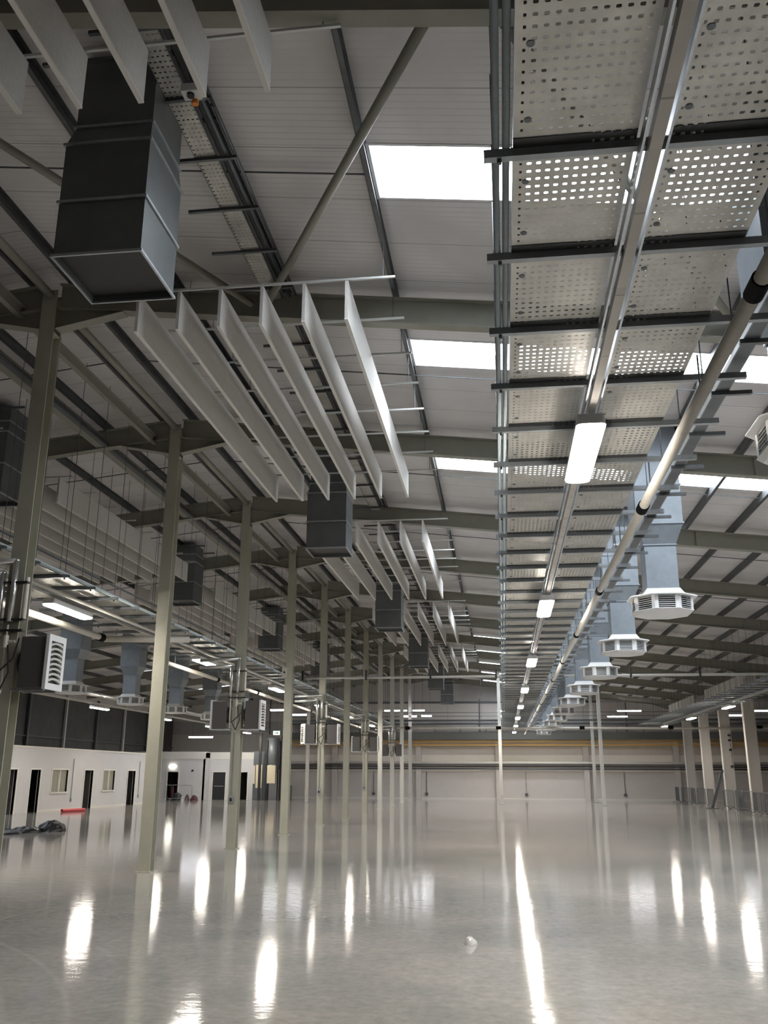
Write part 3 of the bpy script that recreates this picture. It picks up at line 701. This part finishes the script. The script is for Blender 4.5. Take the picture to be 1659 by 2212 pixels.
for k, i in enumerate((1,3,5,7,9)):
    y = FY[i]
    HT.put((XR+.26, y+.0, 3.08), 'grey unit heater with white louvred front, hall side of the %s heater column' % ordn(k), rz=0, group='unit heaters on the columns')
    HT.put((XR-.26-(.08 if i == 5 else 0), y-(.06 if i == 5 else 0), 3.08), 'grey unit heater on the left side of the %s heater column from the camera' % ordn(k), rz=math.pi if i != 5 else math.radians(207), group='unit heaters on the columns')
    t = thing('pipe_drop', 'pair of foil insulated pipes dropping down the %s heater column' % ordn(k), 'pipe', (XR, y-.20, 0), 'insulated pipe drops')
    MB().tube([(.02,0,4.05),(.02,0,4.97),(-1.1,0,4.93)],.045,12).build('insulated_pipe','foil',t,smooth=True)
    MB().tube([(-.17,0,4.0),(-.17,0,4.78),(-1.1,0,4.74)],.045,12).build('insulated_pipe','foil',t,smooth=True)
    MB().cyl((.20,.05,4.05),(.20,.05,4.72),.035,10).build('side_pipe','pipe_white',t)
    MB().cyl((-.17,0,3.1),(-.17,0,4.0),.018,8).build('bare_pipe','pipe_white',t)
    MB().cyl((.0,0,3.0),(.0,0,4.0),.018,8).build('bare_pipe','pipe_white',t)
    vv = MB().cyl((.0,-.01,3.66),(.0,-.01,3.84),.04,10).build('valve','pipe_white',t)
    MB().cyl((.0,0,3.75),(.14,0,3.75),.022,8).build('valve_branch','pipe_white',vv)
    m = MB()
    for z in (4.62,4.06,3.90): MB().box(-.24,.24,-.03,.06,z,z+.03).build('clamp','black',t)
    MB().tube([(.05,-.02,3.7),(.12,-.05,3.3),(.02,-.05,3.05),(-.1,-.05,3.25),(.16,-.03,3.5),(.2,.0,3.8)],.013,8).build('cable','black',t)
    if i == 3 or i == 5 or i == 7:
        t = thing('socket_drop', 'grey conduit with a socket low on the %s heater column' % ordn(k), 'socket', (XR, y-.145, 0), 'socket drops on the columns')
        MB().cyl((-.03,0,1.35),(-.03,0,3.0),.012,8).build('conduit','strut',t)
        MB().box(-.09,.03,-.05,.015,1.15,1.35).build('socket_box','galv',t); MB().box(-.06,0,-.056,-.049,1.2,1.29).build('socket_hole','black',t)
t = thing('junction_box', 'small white box with a dark hole on the fourth ridge column', 'box', (XR-.13, FY[4]-.15, 5.08))
MB().box(-.09,.07,-.05,.02,0,.34).build('casing','paint_pale',t,bevel=.01); MB().cyl((0,-.06,.17),(0,-.045,.17),.035,12).build('knockout','black',t)

# ------------------------------------------------------------------ thin posts near the far wall
for i, (x, y, lab) in enumerate([(-.16,64.5,'in the middle of the hall'), (6.68,70.7,'left of the pair on the right'), (6.50,63.3,'right of the pair on the right'), (-14.0,66.2,'left of the column row')]):
    t = thing('pale_post', 'slim pale post near the far wall, %s' % lab, 'post', (x,y,0), 'slim posts near the far wall')
    m = MB(); m.box(-.11,.11,-.11,.11,.02,zr(x)+.3); m.build('shaft','paint_pale',t); MB().box(-.17,.17,-.17,.17,0,.02).build('base_plate','strut',t)
# clad columns on the right
t = thing('clad_column','', 'column',(0,0,0),'white clad columns on the right')
MB().box(-.30,.30,-.16,.16,0,zr(XV)+.2).build('cladding','clad',t); MB().box(-.33,-.28,-.18,.18,0,zr(XV)+.2).build('corner_strip','office_band',t)
PR = Proto(t)
for i, y in enumerate(FY[2:]): PR.put((13.95, y, 0), 'wide white clad column on the right side, %s from the camera' % ordn(i))
# pipes on the nearest visible clad column
t = thing('valve_stack','black valves and thin pipes on a white clad column at right','pipe',(14.1,60.37,0))
m = MB(); m.cyl((0,0,2.4),(0,0,4.5),.025,8); m.cyl((.12,0,3.4),(.12,0,4.6),.02,8); m.build('riser_pipe','paint_pale',t)
for z in (2.42,3.42,4.0,4.3): MB().box(-.07,.07,-.07,.07,z,z+.12).build('valve','black',t)

# far right wall side: dark horizontal pipes etc on the far wall
def hbar(name, x0, x1, y, z, r, m, label, cat, group=None, box=False):
    b = MB()
    if box: b.box(x0,x1,y-r,y+r,z-r,z+r)
    else: b.cyl((x0,y,z),(x1,y,z),r,10)
    return tag(b.build(name,m,smooth=not box),label,cat,group)
hbar('wall_pipe',-22,24,77.7,2.42,.05,'strut_dark','lowest dark pipe along the far wall','pipe','dark pipes along the far wall')
hbar('wall_pipe',-22,24,77.7,2.60,.04,'black','middle dark pipe along the far wall','pipe','dark pipes along the far wall')
hbar('wall_pipe',-22,24,77.7,2.74,.04,'strut_dark','upper dark pipe along the far wall','pipe','dark pipes along the far wall')
hbar('wall_pipe',-16,24,77.6,2.90,.085,'cream','thick cream pipe along the far wall above the dark pipes','pipe')
hbar('gas_pipe',-20,24,77.5,4.32,.075,'orange','lower ochre gas pipe high along the far wall','pipe','ochre gas pipes')
hbar('gas_pipe',-20,24,77.5,4.60,.075,'orange','upper ochre gas pipe high along the far wall','pipe','ochre gas pipes')
M['darkbeam'] = mat('dark_olive_beam_paint', (0.10,0.10,0.088), 0.6)
tag(MB().box(-18,26,76.6,76.9,4.72,5.30).build('crane_beam','darkbeam'),'dark grey beam across the far wall above the ochre pipes','beam')
tag(MB().box(-18,26,76.2,77.5,5.95,6.05).build('far_tray','strut_dark'),'dark tray across the far wall above the grey beam','cable tray')
for k in range(20):
    tag(MB().box(-16+2.1*k-.03,-16+2.1*k+.03,76.5,76.6,5.22,5.75).build('beam_hanger','strut_dark'),'short dark hanger on the grey beam at the far wall, %s from the left' % ordn(k),'hanger','hangers on the far beam')
for i, x in enumerate((-10.8,-6.36,1.82,9.72)):
    t = thing('socket_drop','thin dark conduit with a socket on the far wall, %s from the left' % ordn(i),'socket',(x,YF-.06,0),'socket drops on the far wall')
    MB().box(-.02,.02,-.02,.02,.5,2.2).build('conduit','strut_dark',t); MB().box(-.12,.12,-.06,.02,.30,.5).build('socket_box','strut_dark',t)
for i, x in enumerate((-14.1,-7.0,-.4,6.74,13.9)):
    tag(MB().box(x-.22,x+.22,YF-.35,YF-.11,0,5.0).build('wall_pier','beige'),'grey pier against the far wall, %s from the left' % ordn(i),'pier','piers of the far wall')

# ------------------------------------------------------------------ far linear lamps
LS = [(-8.2,71.5,6.67,1.75),(-7.3,73.1,6.33,1.2),(-5.85,72.3,6.30,.8),(-6.4,71.5,6.67,.9),(0.1,71.5,6.60,.8),(0.1,73.1,6.31,.8),(9.6,71.5,6.56,1.75),(8.9,73.1,6.25,1.5),(17.4,72,6.24,1.3),(19.3,72,6.56,1.3),(-15.3,62,6.1,1.0),(-13.75,62,5.78,.95)]
for i, (x,y,z,l) in enumerate(LS):
    t = thing('linear_lamp','slim lit linear lamp hanging near the far wall, %s in order from the list of the row' % ordn(i) if False else 'slim lit linear lamp before the far wall, number %d counting along' % (i+1),'lamp',(x,y,z),'linear lamps before the far wall')
    MB().box(-l/2,l/2,-.05,.05,0,.10).build('diffuser','strip',t); MB().box(-l/2-.03,l/2+.03,-.07,.07,.10,.14).build('housing','white',t)
    for sx in (-1,1): MB().cyl((sx*l*.35,0,.14),(sx*l*.35,0,zr(x+sx*l*.35)+RD+PD-z),.006,5).build('hanger_rod','strut_dark',t)
_sideL = ['upper lamp left of the columns','lower lamp left of the columns','lower lamp at the farthest columns','upper lamp at the farthest columns','upper lamp behind the middle post','lower lamp behind the middle post','upper lamp right of the louvred heads','lower lamp right of the louvred heads','lower lamp between the white clad columns','upper lamp at the right picture edge','left of the pair over the left aisle','right of the pair over the left aisle']
for o in [o for o in COL.objects if o.name.startswith('linear_lamp')]:
    i = int(o['label'].split('number ')[1].split()[0])-1; o['label'] = 'slim lit linear lamp near the far wall, ' + _sideL[i]
t = thing('linear_lamp','pair-width lit linear lamp low over the left office block','lamp',(-22.0,66,4.45),'linear lamps before the far wall')
MB().box(-.9,.9,-.05,.05,0,.10).build('diffuser','strip',t); MB().box(-.93,.93,-.07,.07,.10,.14).build('housing','white',t)
for sx in (-.6,.6): MB().cyl((sx,0,.14),(sx,0,zr(-22)+RD+PD-4.45),.006,5).build('hanger_rod','strut_dark',t)

# ------------------------------------------------------------------ offices on the left
XO = -23.5
def wall_with_openings(y0, y1, z1, ops, thick=.12):
    m = MB(); y = y0
    for a, b, z0_, z1_ in sorted(ops):
        m.box(XO-thick,XO,y,a,0,z1)
        if z0_ > 0: m.box(XO-thick,XO,a,b,0,z0_)
        m.box(XO-thick,XO,a,b,z1_,z1); y = b
    m.box(XO-thick,XO,y,y1,0,z1); return m
doors = [(36.3,37.2),(42.15,43.05),(44.40,45.40),(50.5,51.6),(56.65,57.85)]
wins = [(46.65,48.45),(53.0,54.65)]
wo = struct('wall_office', wall_with_openings(16,60,3.18,[(a,b,0,2.08) for a,b in doors]+[(a,b,.96,2.1) for a,b in wins]), 'office')
MB().box(XO,XO+.03,16,60,3.14,3.22).build('fascia','office_band',wo)
MB().box(XW,XO-.12,16,60,3.10,3.18).build('office_roof','darkwall',wo)
MB().box(XW,XO-.12,59.88,60,0,3.1).build('end_wall','office',wo)
for i,(a,b) in enumerate(doors):
    e = sempty('door_%d'%(i+1)); m = MB()
    m.box(XO-.14,XO+.03,a-.09,a,0,2.16); m.box(XO-.14,XO+.03,b,b+.09,0,2.16); m.box(XO-.14,XO+.03,a,b,2.08,2.16); m.build('door_frame','trimw',e)
    if i in (0,1,3): MB().box(XO-.9,XO-.14,b-.05,b-.005,.01,2.06).build('door_leaf','grey_dark',e)
    if i in (2,4): MB().box(XO-1.0,XO-.14,a+.01,a+.05,.01,2.06).build('door_leaf','office',e)
for i,(a,b) in enumerate(wins):
    e = sempty('window_%d'%(41+i)); m = MB()
    m.box(XO-.13,XO+.03,a-.06,a,.90,2.16); m.box(XO-.13,XO+.03,b,b+.06,.90,2.16); m.box(XO-.13,XO+.03,a,b,2.08,2.16); m.box(XO-.13,XO+.07,a-.08,b+.08,.88,.96); m.box(XO-.1,XO+.01,(a+b)/2-.04,(a+b)/2+.04,.96,2.1)
    m.build('window_frame','trimw',e); MB().box(XO-.10,XO-.08,a,b,.96,2.1).build('window_pane','glass',e)
struct('baseboard_office', MB().box(XO,XO+.02,16,42.0,0,.12).box(XO,XO+.02,45.5,50.4,0,.12).box(XO,XO+.02,51.7,56.5,0,.12).box(XO,XO+.02,57.95,60,0,.12), 'office_band')
for i,(y) in enumerate((49.0,58.5)):
    t = thing('socket_drop','grey conduit with a socket on the %s stretch of office wall' % ('nearer','farther')[i],'socket',(XO+.02,y,0),'socket drops on the office wall')
    MB().box(0,.025,-.02,.02,.6,2.68).build('conduit','strut',t); MB().box(0,.05,-.06,.06,.42,.6).build('socket_box','strut',t)
# front offices
m = MB(); Y0 = 69.6
for a,b,z0_ in ((XW,-25.65,0),(-25.65,-24.80,2.05),(-24.80,-22.75,0)): m.box(a,b,Y0,Y0+.12,z0_,3.1)
m.box(-22.87,-22.75,Y0,71,0,3.1)
for a,b,z0_ in ((-22.75,-22.45,0),(-22.45,-21.45,2.05),(-21.45,-20.35,0),(-20.35,-19.70,2.05),(-19.70,-19.1,0)): m.box(a,b,70.9,71.02,z0_,3.1)
m.box(-19.22,-19.1,71.02,YF,0,3.1)
wo2 = struct('wall_office_front', m, 'office')
MB().box(XW,-22.7,Y0-.03,Y0,3.02,3.55).box(-22.78,-19.05,70.87,70.9,3.02,3.55).box(XW,-19.05,71.0,YF,3.5,3.56).box(XW,-22.7,Y0,71.0,3.5,3.56).box(-19.08,-19.05,70.9,YF,3.0,3.55).build('fascia','office_band',wo2)
for i,(a,b,y,leaf) in enumerate(((-25.65,-24.80,Y0,0),(-22.45,-21.45,70.9,1),(-20.35,-19.70,70.9,0))):
    e = sempty('door_%d'%(6+i)); m = MB(); m.box(a-.08,a,y-.04,y+.13,0,2.13); m.box(b,b+.08,y-.04,y+.13,0,2.13); m.box(a,b,y-.04,y+.13,2.05,2.13); m.build('door_frame','trimw',e)
    if leaf:
        MB().box(a+.01,b-.01,y+.02,y+.07,.01,2.04).build('door_leaf','black',e); MB().box(a+.12,b-.12,y-.03,y+.01,.98,1.03).build('push_bar','galv',e)
t = thing('bulkhead_lamp','glowing oval bulkhead lamp above the left office doorway','lamp',(-25.3,Y0-.04,2.45))
m = MB(); m.loft([[(r*.30*math.cos(a),yy,r*.15*math.sin(a)) for a in [2*math.pi*k/16 for k in range(16)]] for r,yy in ((1,.03),(1,-.02),(.7,-.07))]); m.build('cover','walllit',t)
MB().box(-.2,.2,0.03,.04,-.1,.1).build('back_plate','white',t)
tag(MB().box(-23.75,-23.62,Y0-.08,Y0,2.1,2.22).build('wall_sounder','black'),'small dark sounder on the office wall right of the doorway','alarm')

# crowd barriers
def barrier(w, bars, m='strut_dark'):
    t = thing('crowd_barrier','','barrier')
    f = MB(); f.tube([(-w/2,0,.16),(-w/2,0,1.02),(-w/2+.08,0,1.10),(w/2-.08,0,1.10),(w/2,0,1.02),(w/2,0,.16),(-w/2,0,.16)],.019,8); f.build('frame',m,t)
    b = MB()
    for k in range(1,bars): x = -w/2+w*k/bars; b.cyl((x,0,.16),(x,0,1.10),.007,5)
    b.build('upright_bars',m,t)
    for x in (-w/2+.35,w/2-.35): MB().tube([(x,-.30,.0),(x,-.05,.14),(x,.05,.14),(x,.30,.0)],.016,6).build('foot',m,t)
    return t
BR = Proto(barrier(2.3,20)); BR.root['group'] = 'crowd barriers on the right'
bp_ = [(12.95,73.3,1.50),(13.05,70.6,1.62),(13.1,68.1,1.50),(13.15,65.6,1.60),(13.2,63.0,1.52),(13.3,58.5,1.60),(13.3,56.0,1.50),(13.25,53.5,1.62),(13.1,51.0,1.55),(12.9,48.6,1.62)]
for i,(x,y,a) in enumerate(bp_): BR.put((x,y,0),'dark steel crowd barrier at the right clad columns, %s from the far wall' % ordn(i), rz=a)
B2 = barrier(1.95,2,'strut'); B2['label'] = 'open grey metal frame standing before the office wall'; B2.location = (-23.95,67.6,0)
t = thing('leaning_prop','dark grey steel prop leaning at a clad column on the right','prop',(12.65,60.2,0))
m = MB(); m.add([(-.09,-.05,.02),(.09,-.05,.02),(.09,.05,.02),(-.09,.05,.02),(.73,-.05,2.25),(.89,-.05,2.25),(.89,.05,2.25),(.73,.05,2.25)],[(0,3,2,1),(4,5,6,7),(0,1,5,4),(1,2,6,5),(2,3,7,6),(3,0,4,7)]); m.build('shaft','strut_dark',t)
MB().box(-.35,.35,-.25,.25,0,.03).build('foot_plate','strut_dark',t)
t = thing('floor_bollard','short dark bollard among the crowd barriers','bollard',(13.75,57.6,0))
MB().box(-.12,.12,-.12,.12,.03,.75).build('post','strut_dark',t); MB().box(-.22,.22,-.22,.22,0,.03).build('base','strut_dark',t)

# things on the floor at left
m = MB(); n = 14
tag(MB().cyl((-22.45,46.0,.08),(-22.02,47.65,.08),.08,18,caps=False).cyl((-22.45,46.0,.08),(-22.02,47.65,.08),.07,18,caps=False).build('red_pipe','red',smooth=True),'short red plastic pipe lying before the office wall','pipe')
def heap(name, pts, m, label, cat, seed=1):
    random.seed(seed); b = MB()
    for (x,y,rx,ry,h) in pts:
        rings = []; N_ = 16
        for j in range(6):
            t_ = j/5*math.pi/2; rr_ = math.cos(t_)
            rings.append([(x+rx*(rr_+.02)*math.cos(a)*(1+.16*math.sin(3*a+x)+.12*random.random()), y+ry*(rr_+.02)*math.sin(a)*(1+.15*random.random()), max(0.0, h*math.sin(t_)*(1+.25*(random.random()-.5)))) for a in [2*math.pi*k/N_ for k in range(N_)]])
        b.loft(rings)
    return tag(b.build(name,m,smooth=False),label,cat)
heap('plastic_sheeting',[(-15.35,30.9,.42,.55,.34),(-15.85,30.1,.45,.5,.20),(-16.2,29.4,.5,.45,.14),(-16.6,28.9,.6,.45,.10),(-17.3,28.6,.7,.45,.09)],'sheet','crumpled black plastic sheeting lying on the floor at left','sheeting',3)
heap('rubble_sack',[(-24.40,68.5,.36,.28,.55)],'black','black sack beside the left office doorway','sack',5)
heap('tool_bag',[(-23.62,68.5,.15,.2,.42)],'redbrown','small dark red bag between the two larger heaps','bag',6)
heap('vacuum_cleaner',[(-23.08,68.5,.27,.26,.36)],'redbrown','dark red rounded machine right of the black sack','machine',8)
tag(MB().cyl((-23.87,68.1,0),(-23.87,68.1,.26),.09,14,.11).build('paint_bucket','white'),'white bucket between the black sack and the red bag','bucket')
tag(MB().box(-24.95,-24.80,68.6,68.75,0,1.0).build('rolled_banner','redbrown'),'dark red roll standing in the left office doorway','roll')

# machine beyond the third column
t = thing('dust_extractor','grey cylindrical extractor tank on dark legs beyond the office block','machine',(-17.45,70,0))
MB().cyl((0,0,2.6),(0,0,4.6),.48,20).build('tank','tank',t,smooth=True); MB().cyl((0,0,2.6),(0,0,1.6),.48,20,.15).build('cone','tank',t,smooth=True)
for x in (-.45,.45):
    for y in (-.35,.35): MB().box(x-.05,x+.05,y-.05,y+.05,0,4.4).build('leg','black',t)
MB().box(-.30,.34,-.7,-.4,1.25,2.55).build('door_panel','wood',t)
t = thing('machine_cabinet','tall dark machine cabinet with cream doors left of the grey tank','cabinet',(-18.62,70.3,0))
MB().box(-.42,.55,-.2,.8,0,3.6).build('casing','strut_dark',t); MB().box(-.20,.28,-.24,-.2,.9,2.6).build('door','wood',t); MB().box(-.40,-.27,-.24,-.2,1.2,2.55).build('side_door','wood',t)
tag(MB().box(-16.55,-16.0,69.6,70.2,0,1.1).build('control_cabinet','strut_dark'),'low dark control cabinet right of the grey tank','cabinet')
for i,(x,z) in enumerate(((-18.35,4.9),(-16.62,4.8))):
    tag(MB().box(x-.09,x+.09,69.3,69.45,0,z).build('black_post','black'),'black upright post %s the grey tank' % ('left of','right of')[i],'post','black posts at the extractor')
t = thing('exit_sign','pale green lit exit sign hanging over the left aisle','sign',(-16.3,66,4.80))
MB().box(-.26,.26,-.04,.04,-.15,.15).build('sign_box','white',t); MB().box(-.24,.24,-.046,-.04,-.13,.13).build('sign_face','exitlit',t)
m = MB(); m.prism([(-.16,-.03),(.04,-.03),(.04,-.09),(.16,0),(.04,.09),(.04,.03),(-.16,.03)],-.052,-.046); m.build('arrow','green',t)
MB().cyl((0,0,.15),(0,0,zr(-16.3)+RD+PD-4.8),.008,6).build('hanger_rod','strut_dark',t)

# uprights and cross rails on the dark left wall above the offices
for k in range(11):
    y = 24+4.8*k
    tag(MB().box(XW+.05,XW+.20,y-.09,y+.09,3.2,zr(XW)).build('wall_post','paint_pale' if k % 2 else 'strut_dark'),'upright post on the dark wall above the offices, %s from the camera' % ordn(k),'post','posts on the left wall')
tag(MB().box(XW+.05,XW+.12,16,YF,4.05,4.13).build('wall_rail','strut_dark'),'long dark rail on the wall above the offices','rail')

# a few loose hanging fittings on the right slope
for i,(x,y,l) in enumerate(((4.55,24.9,.62),)):
    tag(MB().cyl((x,y,zr(x)+.2),(x+.02,y,zr(x)+.2-l),.018,8).build('loose_conduit','rail'),'short white tube hanging loose from a purlin on the right','tube')

# small things on the near floor
M['clear'] = mat('crumpled_clear_film', (0.72, 0.70, 0.68), 0.15)
heap('plastic_scrap',[(-.45,11.52,.055,.05,.085),(-.40,11.56,.03,.03,.05)],'clear','small crumpled clear film scrap lying on the open floor','scrap',11)
